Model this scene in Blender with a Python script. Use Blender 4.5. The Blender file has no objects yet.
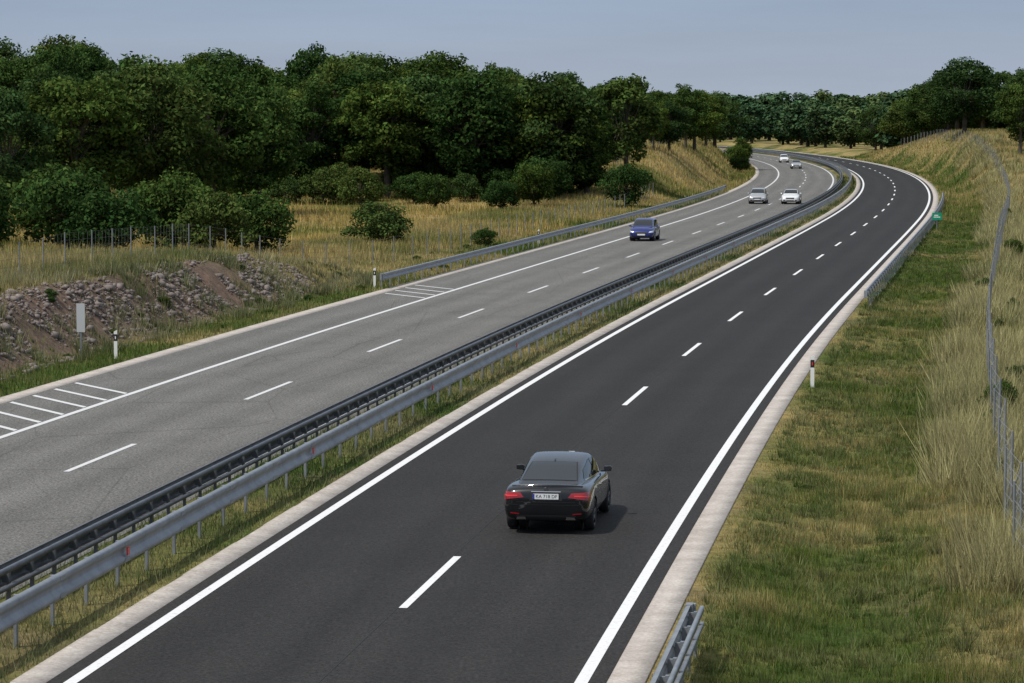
import bpy, math, random
import numpy as np
from mathutils import Vector, Matrix
from mathutils.bvhtree import BVHTree
random.seed(7); rng=np.random.default_rng(7)
sc=bpy.context.scene
COL=sc.collection
# ------------------------------------------------------------------ alignment
KN=np.array([(-400,.10),(0,.125),(50,.138),(75,.147),(100,.158),(118,.166),(140,.172),(200,.172),(240,.168),(283,.152),(370,.118),(470,.075),(560,.03),(650,.0),(740,-.02),(850,-.12),(1000,-.25),(1500,-.25),(1800,0),(9000,0)])
TY=np.arange(-400,9000,1.0); TS=np.interp(TY,KN[:,0],KN[:,1])
TX=np.concatenate([[0],np.cumsum((TS[1:]+TS[:-1])/2)])
TA=np.concatenate([[0],np.cumsum(np.sqrt(1+((TS[1:]+TS[:-1])/2)**2))])
TX=TX-np.interp(55.9,TY,TX)-1.05
def Xc(y): return np.interp(y,TY,TX)
def Sl(y): return np.interp(y,TY,TS)
def Arc(y): return np.interp(y,TY,TA)
def Yarc(a): return np.interp(a,TA,TY)
def P(y,d,z=0.0):
    h=math.atan(Sl(y)); return Vector((float(Xc(y)+d*math.cos(h)),float(y-d*math.sin(h)),z))
def head(y): return math.atan(float(Sl(y)))
def sst(a,b,x):
    t=np.clip((x-a)/(b-a),0,1); return t*t*(3-2*t)
_g={}
def vn(x,y,scale,seed=0):
    if seed not in _g: _g[seed]=np.random.default_rng(seed+100).random((256,256))
    g=_g[seed]; x=np.asarray(x,float)/scale; y=np.asarray(y,float)/scale
    xi=np.floor(x).astype(int); yi=np.floor(y).astype(int); fx=x-xi; fy=y-yi
    fx=fx*fx*(3-2*fx); fy=fy*fy*(3-2*fy)
    a=g[xi%256,yi%256]; b=g[(xi+1)%256,yi%256]; c=g[xi%256,(yi+1)%256]; d=g[(xi+1)%256,(yi+1)%256]
    return (a*(1-fx)+b*fx)*(1-fy)+(c*(1-fx)+d*fx)*fy
RE=4.62; LE=-18.72
def terr_d(d,Y):
    d=np.asarray(d,float); Y=np.asarray(Y,float)
    X=Xc(Y)+d
    z=np.full(np.broadcast(d,Y).shape,-0.06)
    med=(d>-7.12)&(d<-4.58)
    z=np.where(med,0.0+0.05*vn(X,Y,1.3,1),z)
    e=d-RE
    B=6.0*sst(235,430,Y)*(1-0.85*sst(470,640,Y))
    zr=-0.02+B*sst(1.5,9,e)+0.22*sst(.5,3,e)*(vn(X,Y,3.5,2)-.5)+0.5*sst(6,20,e)*(vn(X,Y,14,3)-.3)-0.25*sst(0.3,2.5,e)*(1-sst(3,6,e))
    z=np.where(e>0,zr,z)
    f=LE-d
    A=2.1*(1-sst(130,165,Y))*sst(2.2,5.2,f)*(1-.9*sst(14,40,f))
    A2=4.6*sst(265,350,Y)*(1-.8*sst(620,800,Y))*sst(1.5,9,f)
    A3=4.2*sst(235,330,Y)*sst(38,70,f)
    rub=.35*sst(2.4,3.4,f)*(1-sst(5,6.5,f))*(vn(X,Y,1.6,6)-.5)*(1-sst(130,150,Y))
    zl=-0.02+np.maximum(np.maximum(A,A2),A3)+0.25*sst(.8,4,f)*(vn(X,Y,4,4)-.5)+0.7*sst(6,20,f)*(vn(X,Y,18,5)-.5)+rub
    z=np.where(f>0,zl,z)
    return z
def terr(X,Y):
    Y=np.asarray(Y,float); d=(np.asarray(X,float)-Xc(Y))*np.cos(np.arctan(Sl(Y)))
    return terr_d(d,Y)
# ------------------------------------------------------------------ materials
def newmat(name):
    m=bpy.data.materials.new(name); m.use_nodes=True
    nt=m.node_tree; b=nt.nodes['Principled BSDF']; return m,nt,b
def simple(name,col,rough=.5,metal=0,coat=0,spec=.5,emit=None):
    m,nt,b=newmat(name); b.inputs['Base Color'].default_value=(*col,1); b.inputs['Roughness'].default_value=rough
    b.inputs['Metallic'].default_value=metal; b.inputs['Coat Weight'].default_value=coat; b.inputs['Coat Roughness'].default_value=.04
    b.inputs['Specular IOR Level'].default_value=spec
    return m
def N(nt,t,**k):
    n=nt.nodes.new(t)
    for a,v in k.items(): setattr(n,a,v)
    return n
def noise(nt,vec,scale,detail=4,rough=.6):
    n=N(nt,'ShaderNodeTexNoise'); n.inputs['Scale'].default_value=scale; n.inputs['Detail'].default_value=detail; n.inputs['Roughness'].default_value=rough
    nt.links.new(vec,n.inputs['Vector']); return n.outputs['Fac']
def ramp(nt,fac,stops):
    r=N(nt,'ShaderNodeValToRGB'); el=r.color_ramp.elements
    while len(el)>1: el.remove(el[0])
    el[0].position=stops[0][0]; el[0].color=(*stops[0][1],1)
    for p,c in stops[1:]:
        e=el.new(p); e.color=(*c,1)
    nt.links.new(fac,r.inputs['Fac']); return r.outputs['Color']
def mixc(nt,fac,a,b,mode='MIX'):
    m=N(nt,'ShaderNodeMix',data_type='RGBA',blend_type=mode)
    if isinstance(fac,(int,float)): m.inputs[0].default_value=fac
    else: nt.links.new(fac,m.inputs[0])
    for s,v in ((6,a),(7,b)):
        if isinstance(v,tuple): m.inputs[s].default_value=(*v,1)
        else: nt.links.new(v,m.inputs[s])
    return m.outputs[2]
def mapping(nt,src,sc_):
    m=N(nt,'ShaderNodeMapping'); m.inputs['Scale'].default_value=sc_; nt.links.new(src,m.inputs['Vector']); return m.outputs['Vector']
def bump(nt,b,h,st,dist=.02):
    n=N(nt,'ShaderNodeBump'); n.inputs['Strength'].default_value=st; n.inputs['Distance'].default_value=dist
    nt.links.new(h,n.inputs['Height']); nt.links.new(n.outputs['Normal'],b.inputs['Normal'])
def g3(v): return (v,v,v)
def asphalt(name,c,var,tint,old):
    m,nt,b=newmat(name)
    tc=N(nt,'ShaderNodeTexCoord'); uv=tc.outputs['UV']; ob=tc.outputs['Object']
    big=noise(nt,mapping(nt,uv,(1.1,.035,1)),1.0,5,.6)
    mid=noise(nt,ob,.35,4,.6)
    fine=noise(nt,ob,16,3,.8); fine2=noise(nt,ob,5,3,.7)
    lo=tuple(c*(1-var)*t for t in tint); hi=tuple(c*(1+var)*t for t in tint)
    c1=ramp(nt,big,[(.3,lo),(.7,hi)])
    c2=mixc(nt,.45,c1,ramp(nt,mid,[(.3,lo),(.7,hi)]))
    k=.95 if old else .65
    c3=mixc(nt,1.0,c2,ramp(nt,fine,[(.3,g3(1-k)),(.5,g3(1.0)),(.7,g3(1+k))]),'MULTIPLY')
    c3=mixc(nt,1.0,c3,ramp(nt,fine2,[(.3,g3(.80)),(.7,g3(1.20))]),'MULTIPLY')
    sep=N(nt,'ShaderNodeSeparateXYZ'); nt.links.new(uv,sep.inputs[0])
    ma=N(nt,'ShaderNodeMath',operation='MULTIPLY'); ma.inputs[1].default_value=math.tau/1.875; nt.links.new(sep.outputs[0],ma.inputs[0])
    co=N(nt,'ShaderNodeMath',operation='COSINE'); nt.links.new(ma.outputs[0],co.inputs[0])
    mr=N(nt,'ShaderNodeMapRange'); mr.inputs[1].default_value=-1; mr.inputs[2].default_value=1; nt.links.new(co.outputs[0],mr.inputs[0])
    c3=mixc(nt,1.0,c3,ramp(nt,mr.outputs[0],[(0,g3(.91)),(1,g3(1.06))]),'MULTIPLY')
    if old:
        v=N(nt,'ShaderNodeTexVoronoi',feature='DISTANCE_TO_EDGE'); v.inputs['Scale'].default_value=.22
        nt.links.new(mapping(nt,uv,(1,.35,1)),v.inputs['Vector'])
        c3=mixc(nt,1.0,c3,ramp(nt,v.outputs['Distance'],[(0,g3(.72)),(.007,g3(1))]),'MULTIPLY')
    nt.links.new(c3,b.inputs['Base Color'])
    b.inputs['Roughness'].default_value=.85; b.inputs['Specular IOR Level'].default_value=.2
    bump(nt,b,fine,.35,.01)
    return m
M_new=asphalt('asphalt_new',.028,.17,(1.03,.98,.95),False)
M_old=asphalt('asphalt_old',.138,.19,(1.02,.985,.92),True)
def paintmat(name,c):
    m,nt,b=newmat(name); tc=N(nt,'ShaderNodeTexCoord'); o=tc.outputs['Object']
    n=noise(nt,o,9,5,.75)
    nt.links.new(ramp(nt,n,[(.3,g3(c*.62)),(.45,g3(c)),(1,g3(c))]),b.inputs['Base Color']); b.inputs['Roughness'].default_value=.7
    return m
M_white=paintmat('road_paint',.74); M_white2=paintmat('road_paint_worn',.62)
def conc(name,a,bb):
    m,nt,b=newmat(name); tc=N(nt,'ShaderNodeTexCoord'); o=tc.outputs['Object']
    n=noise(nt,o,1.2,8,.7); n2=noise(nt,o,14,3,.7)
    c=mixc(nt,1.0,ramp(nt,n,[(.3,a),(.7,bb)]),ramp(nt,n2,[(.3,g3(.75)),(.7,g3(1.2))]),'MULTIPLY')
    nt.links.new(c,b.inputs['Base Color']); b.inputs['Roughness'].default_value=.9; return m
M_conc=conc('concrete_gutter',(.34,.295,.26),(.56,.51,.46))
M_seam=simple('bitumen_seam',(.015,.015,.015),.8)
def steel(name,a,bb,me,ro):
    m,nt,b=newmat(name); tc=N(nt,'ShaderNodeTexCoord'); n=noise(nt,tc.outputs['Object'],2.2,6,.7)
    nt.links.new(ramp(nt,n,[(.3,a),(.7,bb)]),b.inputs['Base Color']); b.inputs['Metallic'].default_value=me; b.inputs['Roughness'].default_value=ro; return m
M_galv=steel('galvanised_steel',(.19,.205,.225),(.33,.35,.375),.35,.45)
M_galvd=steel('weathered_steel',(.07,.078,.09),(.15,.16,.18),.3,.5)
M_fence=steel('fence_wire',(.16,.17,.18),(.25,.26,.27),.2,.6)
M_red=simple('red_reflector',(.6,.03,.02),.3); M_blk=simple('black_plastic',(.012,.012,.013),.55); M_wp=simple('white_plastic',(.75,.75,.73),.4)
# ground
M_gr,nt,b=newmat('grass_ground'); tc=N(nt,'ShaderNodeTexCoord'); o=tc.outputs['Object']
at=N(nt,'ShaderNodeAttribute',attribute_name='Col')
n1=noise(nt,o,.5,8,.7); n2=noise(nt,o,3.0,6,.8)
c=mixc(nt,1.0,at.outputs['Color'],ramp(nt,n1,[(.3,(.6,.66,.6)),(.5,(1,1,1)),(.72,(1.45,1.3,1.2))]),'MULTIPLY')
c=mixc(nt,1.0,c,ramp(nt,n2,[(.3,g3(.5)),(.7,g3(1.45))]),'MULTIPLY')
nt.links.new(c,b.inputs['Base Color']); b.inputs['Roughness'].default_value=1; b.inputs['Specular IOR Level'].default_value=.1; bump(nt,b,n2,.8,.15)
def leafmat(name,trans=.3,mul=(1,1,1)):
    m=bpy.data.materials.new(name); m.use_nodes=True; nt=m.node_tree; nt.nodes.clear()
    out=N(nt,'ShaderNodeOutputMaterial'); at=N(nt,'ShaderNodeAttribute',attribute_name='Col')
    oi=N(nt,'ShaderNodeObjectInfo')
    c=mixc(nt,1.0,at.outputs['Color'],tuple(mul),'MULTIPLY')
    c=mixc(nt,1.0,c,ramp(nt,oi.outputs['Random'],[(0,(.60,.76,.85)),(.5,(.92,.98,1)),(.9,(1.2,1.12,.95)),(1,(1.6,1.42,1.1))]),'MULTIPLY')
    d=N(nt,'ShaderNodeBsdfDiffuse')
    nt.links.new(c,d.inputs[0])
    if trans>0:
        t=N(nt,'ShaderNodeBsdfTranslucent'); mx=N(nt,'ShaderNodeMixShader'); mx.inputs[0].default_value=trans
        nt.links.new(c,t.inputs[0]); nt.links.new(d.outputs[0],mx.inputs[1]); nt.links.new(t.outputs[0],mx.inputs[2]); nt.links.new(mx.outputs[0],out.inputs[0])
    else: nt.links.new(d.outputs[0],out.inputs[0])
    return m
M_leaf=leafmat('foliage',.22); M_far=leafmat('hazed_distant_foliage',0,(1.05,1.25,1.9)); M_grass=leafmat('grass_blades',.3)  # M_far: aerial haze painted into the leaf colour, bluer and lighter than near trees
M_bark=conc('bark',(.05,.04,.03),(.11,.09,.07))
M_rock=conc('rock',(.105,.082,.074),(.28,.235,.21))
# ------------------------------------------------------------------ mesh helpers
def npmesh(name,co,quads,mats,col=None,mi=None,smooth=False,nper=4,uv=None):
    me=bpy.data.meshes.new(name); nq=len(quads)
    me.vertices.add(len(co)); me.vertices.foreach_set('co',np.asarray(co,np.float32).ravel())
    me.loops.add(nq*nper); me.loops.foreach_set('vertex_index',np.asarray(quads,np.int32).ravel())
    me.polygons.add(nq); me.polygons.foreach_set('loop_start',np.arange(nq,dtype=np.int32)*nper)
    if mi is not None: me.polygons.foreach_set('material_index',np.asarray(mi,np.int32))
    me.update(calc_edges=True)
    if smooth: me.polygons.foreach_set('use_smooth',np.ones(nq,bool))
    if col is not None:
        a=me.color_attributes.new('Col','FLOAT_COLOR','POINT'); c=np.ones((len(co),4),np.float32); c[:,:3]=col; a.data.foreach_set('color',c.ravel())
    if uv is not None:
        l=me.uv_layers.new(name='UVMap'); l.data.foreach_set('uv',np.asarray(uv,np.float32)[np.asarray(quads).ravel()].ravel())
    for m in mats: me.materials.append(m)
    return me
def add(name,me,parent=None,loc=None,rot=None):
    o=bpy.data.objects.new(name,me); COL.objects.link(o)
    if parent: o.parent=parent
    if loc is not None: o.location=loc
    if rot is not None: o.rotation_euler=rot
    return o
def empty(name,loc=(0,0,0),rot=(0,0,0)):
    o=bpy.data.objects.new(name,None); COL.objects.link(o); o.location=loc; o.rotation_euler=rot; return o
class MB:
    def __init__(s): s.v=[]; s.f=[]; s.m=[]
    def box(s,c,h,R=None,mi=0):
        b=len(s.v)
        for dz in(-1,1):
            for dx,dy in((-1,-1),(1,-1),(1,1),(-1,1)):
                p=Vector((dx*h[0],dy*h[1],dz*h[2]))
                if R: p=R@p
                s.v.append(tuple(p+Vector(c)))
        for f in((3,2,1,0),(4,5,6,7),(0,1,5,4),(1,2,6,5),(2,3,7,6),(3,0,4,7)): s.f.append([b+i for i in f]); s.m.append(mi)
    def tube(s,a,b_,r0,r1,n=6,mi=0,cap=True):
        a=Vector(a); b_=Vector(b_); dd=(b_-a).normalized(); u=dd.orthogonal().normalized(); w=dd.cross(u); b=len(s.v)
        for p,r in((a,r0),(b_,r1)):
            for i in range(n):
                t=math.tau*i/n; s.v.append(tuple(p+u*math.cos(t)*r+w*math.sin(t)*r))
        for i in range(n): s.f.append([b+i,b+(i+1)%n,b+n+(i+1)%n,b+n+i]); s.m.append(mi)
        if cap: s.f.append([b+n+i for i in range(n)]); s.m.append(mi); s.f.append([b+n-1-i for i in range(n)]); s.m.append(mi)
    def mesh(s,name,mats,smooth=False):
        me=bpy.data.meshes.new(name); me.from_pydata([tuple(v) for v in s.v],[],s.f)
        for m in mats: me.materials.append(m)
        me.polygons.foreach_set('material_index',np.array(s.m,np.int32))
        if smooth: me.polygons.foreach_set('use_smooth',np.ones(len(s.f),bool))
        me.update(); return me
def yrows(a,b):
    ys=[a]; 
    while ys[-1]<b:
        y=ys[-1]; ys.append(min(b,y+(2 if y<420 else 4)))
    return np.array(ys)
def offs(ys,d):
    h=np.arctan(Sl(ys)); return Xc(ys)+d*np.cos(h), ys-d*np.sin(h)
def ribbon_arrays(ya,yb,prof):
    ys=yrows(ya,yb); n=len(prof); co=[];uv=[]
    for d,z in prof:
        x,y=offs(ys,d); co.append(np.stack([x,y,np.full_like(x,z)],1)); uv.append(np.stack([np.full_like(x,d),Arc(ys)],1))
    co=np.stack(co,1).reshape(-1,3); uv=np.stack(uv,1).reshape(-1,2); r=len(ys)
    i=np.arange(r-1)[:,None]*n+np.arange(n-1)[None,:]; i=i.ravel()
    return co,np.stack([i,i+1,i+1+n,i+n],1),uv
def ribbon(name,ya,yb,prof,mat,parent=None,smooth=False):
    co,q,uv=ribbon_arrays(ya,yb,prof); return add(name,npmesh(name,co,q,[mat],uv=uv,smooth=smooth),parent)
def multi(name,parts,mat,parent=None):
    C=[];Q=[];U=[];n=0
    for ya,yb,prof in parts:
        co,q,uv=ribbon_arrays(ya,yb,prof); C.append(co);Q.append(q+n);U.append(uv);n+=len(co)
    return add(name,npmesh(name,np.concatenate(C),np.concatenate(Q),[mat],uv=np.concatenate(U)),parent)
# ------------------------------------------------------------------ roads
YE=1400; YB=-120
right=empty('road'); left=empty('road')
def prof_flat(a,b,z,skirt=0):
    return [(a,z),(b,z)]
CLd=-11.35
ribbon('asphalt',YB,YE,[(-4.12,0),(-2,0),(0,0),(2,0),(4.15,0)],M_new,right)
ribbon('gutter_inner',YB,YE,[(-4.62,-.1),(-4.62,.03),(-4.50,.03),(-4.12,-.004),(-4.12,-.05)],M_conc,right)
ribbon('gutter_outer',YB,YE,[(4.15,-.05),(4.15,-.004),(4.72,.012),(4.72,-.1)],M_conc,right)
ribbon('seam',YB,YE,prof_flat(-.11,-.085,.004),M_seam,right)
def lines(parent,dd,start,edges,mat,w=.075):
    parts=[]
    a0=Arc(start)-18*8
    for k in range(80):
        a=a0+18*k; y0=float(Yarc(a)); y1=float(Yarc(a+6))
        if y1<YE: parts.append((y0,y1,prof_flat(dd-w,dd+w,.008)))
    multi('lane_dashes',parts,mat,parent)
    for i,e in enumerate(edges): ribbon('edge_line_%d'%(i+1),YB,YE,prof_flat(e-.10,e+.10,.008),mat,parent)
lines(right,0,50.0,(-3.75,3.78),M_white)
ribbon('asphalt',YB,YE,[(-18.15,0),(-15,0),(-12,0),(-9,0),(-7.15,0)],M_old,left)
ribbon('gutter_outer',YB,YE,[(-18.74,-.1),(-18.74,.02),(-18.15,-.004),(-18.15,-.05)],M_conc,left)
lines(left,CLd,67.85,(-15.25,-7.62),M_white2)
hv=[];hq=[]
def hatch(y0,n,sp,dy):
    for k in range(n):
        y=y0+k*sp; b=len(hv)
        for d,yy in((-15.4,y),(-15.4,y+.30),(-18.0,y+dy+.30),(-18.0,y+dy)):
            p=P(yy,d,.009); hv.append(tuple(p))
        hq.append([b+3,b+2,b+1,b])
hatch(70.0,9,2.1,3.2); hatch(134,4,2.3,3.2)
add('hatching',npmesh('hatching',np.array(hv),np.array(hq),[M_white2]),left)
# ------------------------------------------------------------------ terrain
dc=sorted(set(list(np.round(np.arange(-46,22,.6),2))+[-18.80,-18.70,-18.60,-7.16,-7.08,-4.66,-4.56,4.56,4.66,4.78]+list(-46-np.cumsum(1.5*1.09**np.arange(60)))+list(22+np.cumsum(1.5*1.09**np.arange(60)))))
dc=np.array(dc)
ys=list(np.arange(-160,310,1.5))+list(np.arange(310,720,4)); 
while ys[-1]<7000: ys.append(ys[-1]+max(6,(ys[-1]-700)*.08))
ys=np.array(ys)
D,YY=np.meshgrid(dc,ys); Z=terr_d(D,YY); XX=Xc(YY)+D/np.cos(np.arctan(Sl(YY)))
GREEN=np.array((.062,.098,.020)); STRAW=np.array((.30,.235,.10)); DIRT=np.array((.17,.125,.085)); OLIVE=np.array((.11,.115,.028))
def straw_frac(X,Y,d):
    n=.5*vn(X,Y,7,11)+.3*vn(X,Y,2.2,12)+.2*vn(X,Y,.7,13)
    e=d-RE; f=LE-d
    base=np.full(np.shape(n),.42)
    base=np.where(e>0,.06+.60*sst(3.8,5.4,e)-.15*sst(9,14,e)+.18*sst(200,330,Y)+.45*(1-sst(0,1.3,e))*(1-sst(52,75,Y))+.25*(1-sst(0,.8,e)),base)
    base=np.where(f>0,.30+.42*sst(1.5,4.5,f),base)
    base=np.where((d<-4.5)&(d>-7.2),.5,base)
    return np.clip((n-.5)*2.6+base,0,1)
sf=straw_frac(XX,YY,D)[...,None]
gc=GREEN*(1-sf)+STRAW*sf
dm=(sst(.66,.84,vn(XX,YY,1.7,15))*.45)[...,None]; gc=gc*(1-dm)+DIRT*dm
rb=(sst(1.8,2.8,LE-D)*(1-sst(5,6.2,LE-D))*(1-sst(128,142,YY)))[...,None]; gc=gc*(1-rb)+np.array((.165,.118,.09))*rb
farf=(sst(60,110,np.abs(D+7)))[...,None]; gc=gc*(1-farf*.3)+OLIVE*farf*.3
r,cn=D.shape; i=(np.arange(r-1)[:,None]*cn+np.arange(cn-1)[None,:]).ravel()
me=npmesh('ground',np.stack([XX,YY,Z],-1).reshape(-1,3),np.stack([i,i+1,i+1+cn,i+cn],1),[M_gr],col=gc.reshape(-1,3),smooth=True)
add('ground',me)
# ------------------------------------------------------------------ guard rails
def rail(name,d,ya,yb,side,zlo,zhi,post=2.0,mat=M_galv,back=False,refl=0,capstart=False,capend=False):
    root=empty(name)
    s=side; h=zhi-zlo; T=.085
    pr=[(0,1),(.6,.98),(1,.92),(1,.76),(.2,.62),(.05,.5),(.2,.38),(1,.24),(1,.08),(.6,.02),(0,0)]
    prof=[(d+s*(.10+T*a),zlo+h*z) for a,z in pr]
    ribbon('beam',ya,yb,prof,mat,root,smooth=False)
    m=MB(); a=Arc(ya)+.3; k=0
    while a<Arc(yb):
        y=float(Yarc(a)); R=Matrix.Rotation(-head(y),3,'Z'); 
        m.box(P(y,d,(zhi-.04)/2-.1),(.025,.05,(zhi-.04)/2+.1),R)
        m.box(P(y,d+s*.055,(zlo+zhi)/2),(.05,.035,h*.32),R)
        if k%2==0: m.box(P(y,d+s*(.10+T+.002),zlo+h*.16),(.004,.16,h*.09),R); m.box(P(y,d+s*(.10+T+.002),zlo+h*.84),(.004,.16,h*.09),R)
        if refl and k%refl==0:
            m.box(P(y,d+s*(.10+T+.012),(zlo+zhi)/2),(.012,.07,.07),R,1)
        a+=post; k+=1
    add('posts',m.mesh('posts',[mat,M_red]),root)
    if back:
        for zz,hh in((zhi-.05,.045),(zlo+.03,.035)):
            ribbon('back_rail',ya,yb,[(d-s*.05,zz-hh),(d-s*.05,zz+hh),(d-s*.11,zz+hh),(d-s*.11,zz-hh),(d-s*.05,zz-hh)],mat,root)
    if capstart or capend:
        m=MB()
        for fl,y in((capstart,ya),(capend,yb)):
            if fl:
                sg=-1 if y==ya else 1
                R=Matrix.Rotation(-head(y),3,'Z')
                m.box(P(y+sg*.10,d+s*.13,(zlo+zhi)/2),(.055,.11,h*.52),R)
                m.box(P(y+sg*.24,d+s*.09,(zlo+zhi)/2),(.05,.06,h*.46),R)
        add('end_terminal',m.mesh('end_terminal',[mat]),root)
    return root
rail('guard_rail',-5.42,-60,760,1,.46,.90,2.0,M_galv,False,8)
rail('guard_rail',-6.50,-60,760,-1,.48,.86,1.33,M_galvd,True)
rail('guard_rail',5.30,-20,46.6,-1,.42,.74,1.33,M_galv,True,0,False,True)
rail('guard_rail',5.25,131,300,-1,.42,.74,2.0,M_galv,False,0,True,True)
rail('guard_rail',-19.05,141,330,1,.42,.76,2.0,M_galv,False,0,True,True)
# ------------------------------------------------------------------ fences
def fence(name,pts,h=1.7,mat=M_fence,nh=6):
    m=MB(); prev=None
    for (x,y) in pts:
        z=float(terr(x,y)); m.tube((x,y,z-.2),(x,y,z+h),.03,.03,5)
        if prev is not None:
            px,py,pz=prev
            for k in range(nh):
                t=.08+k*(h-.12)/(nh-1)
                m.tube((px,py,pz+t),(x,y,z+t),.005,.005,3,cap=False)
            if y<140:
                L=math.hypot(x-px,y-py); n=max(1,int(L/.5))
                for j in range(1,n):
                    u=j/n; m.tube((px+(x-px)*u,py+(y-py)*u,pz+(z-pz)*u+.05),(px+(x-px)*u,py+(y-py)*u,pz+(z-pz)*u+h-.05),.0035,.0035,3,cap=False)
        prev=(x,y,z)
    return add(name,m.mesh(name,[mat]))
def line_d(y0,y1,st,df):
    out=[]; y=y0
    while y<y1: p=P(y,df(y)); out.append((p.x,p.y)); y+=st
    return out
fence('wire_fence',line_d(20,560,3.2,lambda y:10.6+.8*float(sst(200,300,y))+.12*math.sin(y)))
fence('wire_fence',line_d(40,141,3.0,lambda y:-26.3+.1*math.sin(y*.7)),1.6)
fence('wire_fence',line_d(142,290,3.5,lambda y:-26.3+3*float(sst(145,175,y))),1.5)
fence('wire_fence',line_d(300,520,4,lambda y:-29+.1*math.sin(y)),1.8)
# ------------------------------------------------------------------ rocks
def rocks(name,n):
    t=(1+5**.5)/2
    ico=np.array([(-1,t,0),(1,t,0),(-1,-t,0),(1,-t,0),(0,-1,t),(0,1,t),(0,-1,-t),(0,1,-t),(t,0,-1),(t,0,1),(-t,0,-1),(-t,0,1)],float)/1.9
    fa=np.array([(0,11,5),(0,5,1),(0,1,7),(0,7,10),(0,10,11),(1,5,9),(5,11,4),(11,10,2),(10,7,6),(7,1,8),(3,9,4),(3,4,2),(3,2,6),(3,6,8),(3,8,9),(4,9,5),(2,4,11),(6,2,10),(8,6,7),(9,8,1)])
    Y=rng.uniform(70,140,n); f=rng.normal(3.8,.9,n).clip(2.0,6.0)
    keep=(vn(Y*1.0,f*2,3,31)*.6+vn(Y,f*2,1.1,32)*.4)>.38; Y=Y[keep]; f=f[keep]; n=len(Y)
    d=LE-f; h=np.arctan(Sl(Y)); X=Xc(Y)+d*np.cos(h); Yw=Y-d*np.sin(h); Zw=terr(X,Yw)
    s=rng.gamma(1.5,.034,n).clip(.02,.27)
    co=ico[None]*s[:,None,None]*rng.uniform(.6,1.3,(n,12,1))*rng.uniform(.6,1.3,(n,1,3))*np.array((1,1,.7))
    co=co+np.stack([X,Yw,Zw+s*.12],1)[:,None,:]
    q=fa[None]+(np.arange(n)*12)[:,None,None]
    add(name,npmesh(name,co.reshape(-1,3),q.reshape(-1,3),[M_rock],nper=3))
rocks('rock_rubble',13000)
# ------------------------------------------------------------------ grass
def blades(name,Y,d,hgt,wid,sfj=.25,smul=0.0,gcol=(.088,.146,.028),scol=(.46,.37,.18),lean=.5,bright=1.0,fan=None):
    n=len(Y); h=np.arctan(Sl(Y)); X=Xc(Y)+d*np.cos(h); Yw=Y-d*np.sin(h)
    f=np.clip(straw_frac(X,Yw,d)+smul+rng.normal(0,sfj,n),0,1)[:,None]
    if fan is not None:
        gx,gy,cl=fan; X=X+gx; Yw=Yw+gy; f=np.clip(f*.6+cl[:,None]*.4+smul*.3,0,1)
    Zw=terr(X,Yw)
    col=np.array(gcol)*(1-f)+np.array(scol)*f; col=col*rng.uniform(.6,1.35,(n,1))*bright*(.68+.64*vn(X,Yw,.55,41))[:,None]
    az=rng.uniform(0,math.tau,n); ln=rng.uniform(0,lean,n)*hgt; la=rng.uniform(0,math.tau,n) if fan is None else np.arctan2(fan[1],fan[0])
    dx=np.cos(az)*wid/2; dy=np.sin(az)*wid/2
    v=np.empty((n,3,3)); v[:,0]=np.stack([X-dx,Yw-dy,Zw-.02],1); v[:,1]=np.stack([X+dx,Yw+dy,Zw-.02],1)
    v[:,2]=np.stack([X+np.cos(la)*ln,Yw+np.sin(la)*ln,Zw+hgt],1)
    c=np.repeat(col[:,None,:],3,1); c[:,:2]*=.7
    return add(name,npmesh(name,v.reshape(-1,3),np.arange(n*3).reshape(-1,3),[M_grass],col=c.reshape(-1,3),nper=3))
def ysamp(n,a,b,p=1.0):
    u=rng.random(n)
    if abs(p-1)<1e-6: return a*(b/a)**u
    q=1-p; return (a**q+u*(b**q-a**q))**(1/q)
def tufts(name,Yc,dc_,nb,hr,spread,wid,**k):
    n=len(Yc); Y=np.repeat(Yc,nb); d=np.repeat(dc_,nb); hh=np.repeat(rng.uniform(hr[0],hr[1],n),nb)*rng.uniform(.5,1.1,n*nb)
    sp=np.repeat(rng.uniform(.5,1.3,n),nb)*spread
    gx=rng.normal(0,1,n*nb)*sp; gy=rng.normal(0,1,n*nb)*sp; cl=np.repeat(rng.random(n),nb)
    blades(name,Y,d,hh,wid*(Y/50)**.8*np.ones(n*nb),fan=(gx,gy,cl),**k)
Y=ysamp(340000,40,300,1.4); d=4.72+rng.random(len(Y))**.9*8.5
X=Xc(Y)+d; tuft=vn(X,Y,1.1,21)*.6+vn(X,Y,.4,22)*.4
k=rng.random(len(Y))<(.25+1.2*tuft)*sst(4.68,5.1,d+.25*vn(X,Y,.5,23)); Y=Y[k];d=d[k];tuft=tuft[k]
hh=(.05+.30*tuft**2.2*rng.uniform(.5,1.5,len(Y)))*(.45+.55*sst(4.9,6.4,d))
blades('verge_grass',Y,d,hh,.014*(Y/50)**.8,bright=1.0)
Yt=ysamp(5200,40,260,1.3); dt_=5.1+rng.random(len(Yt))*6
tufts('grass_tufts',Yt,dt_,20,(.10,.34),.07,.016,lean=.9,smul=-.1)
Yt=ysamp(4600,40,420,1.3); dt_=8.9+rng.gamma(2.0,.95,len(Yt)); xx_=Xc(Yt)+dt_
kk=(dt_<15)&(vn(xx_,Yt,4.5,25)*.6+vn(xx_,Yt,1.3,26)*.4>.34+.22*(1-sst(9,11,dt_))+.16*(1-sst(55,85,Yt))); Yt=Yt[kk]; dt_=dt_[kk]
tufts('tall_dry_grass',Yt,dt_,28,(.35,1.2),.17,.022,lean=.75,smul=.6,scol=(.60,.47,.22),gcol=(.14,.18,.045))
Y=ysamp(60000,240,620,1.0); d=4.9+rng.random(len(Y))*22
blades('bank_grass',Y,d,rng.uniform(.15,.6,len(Y)),.06*(Y/250),smul=.08)
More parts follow.
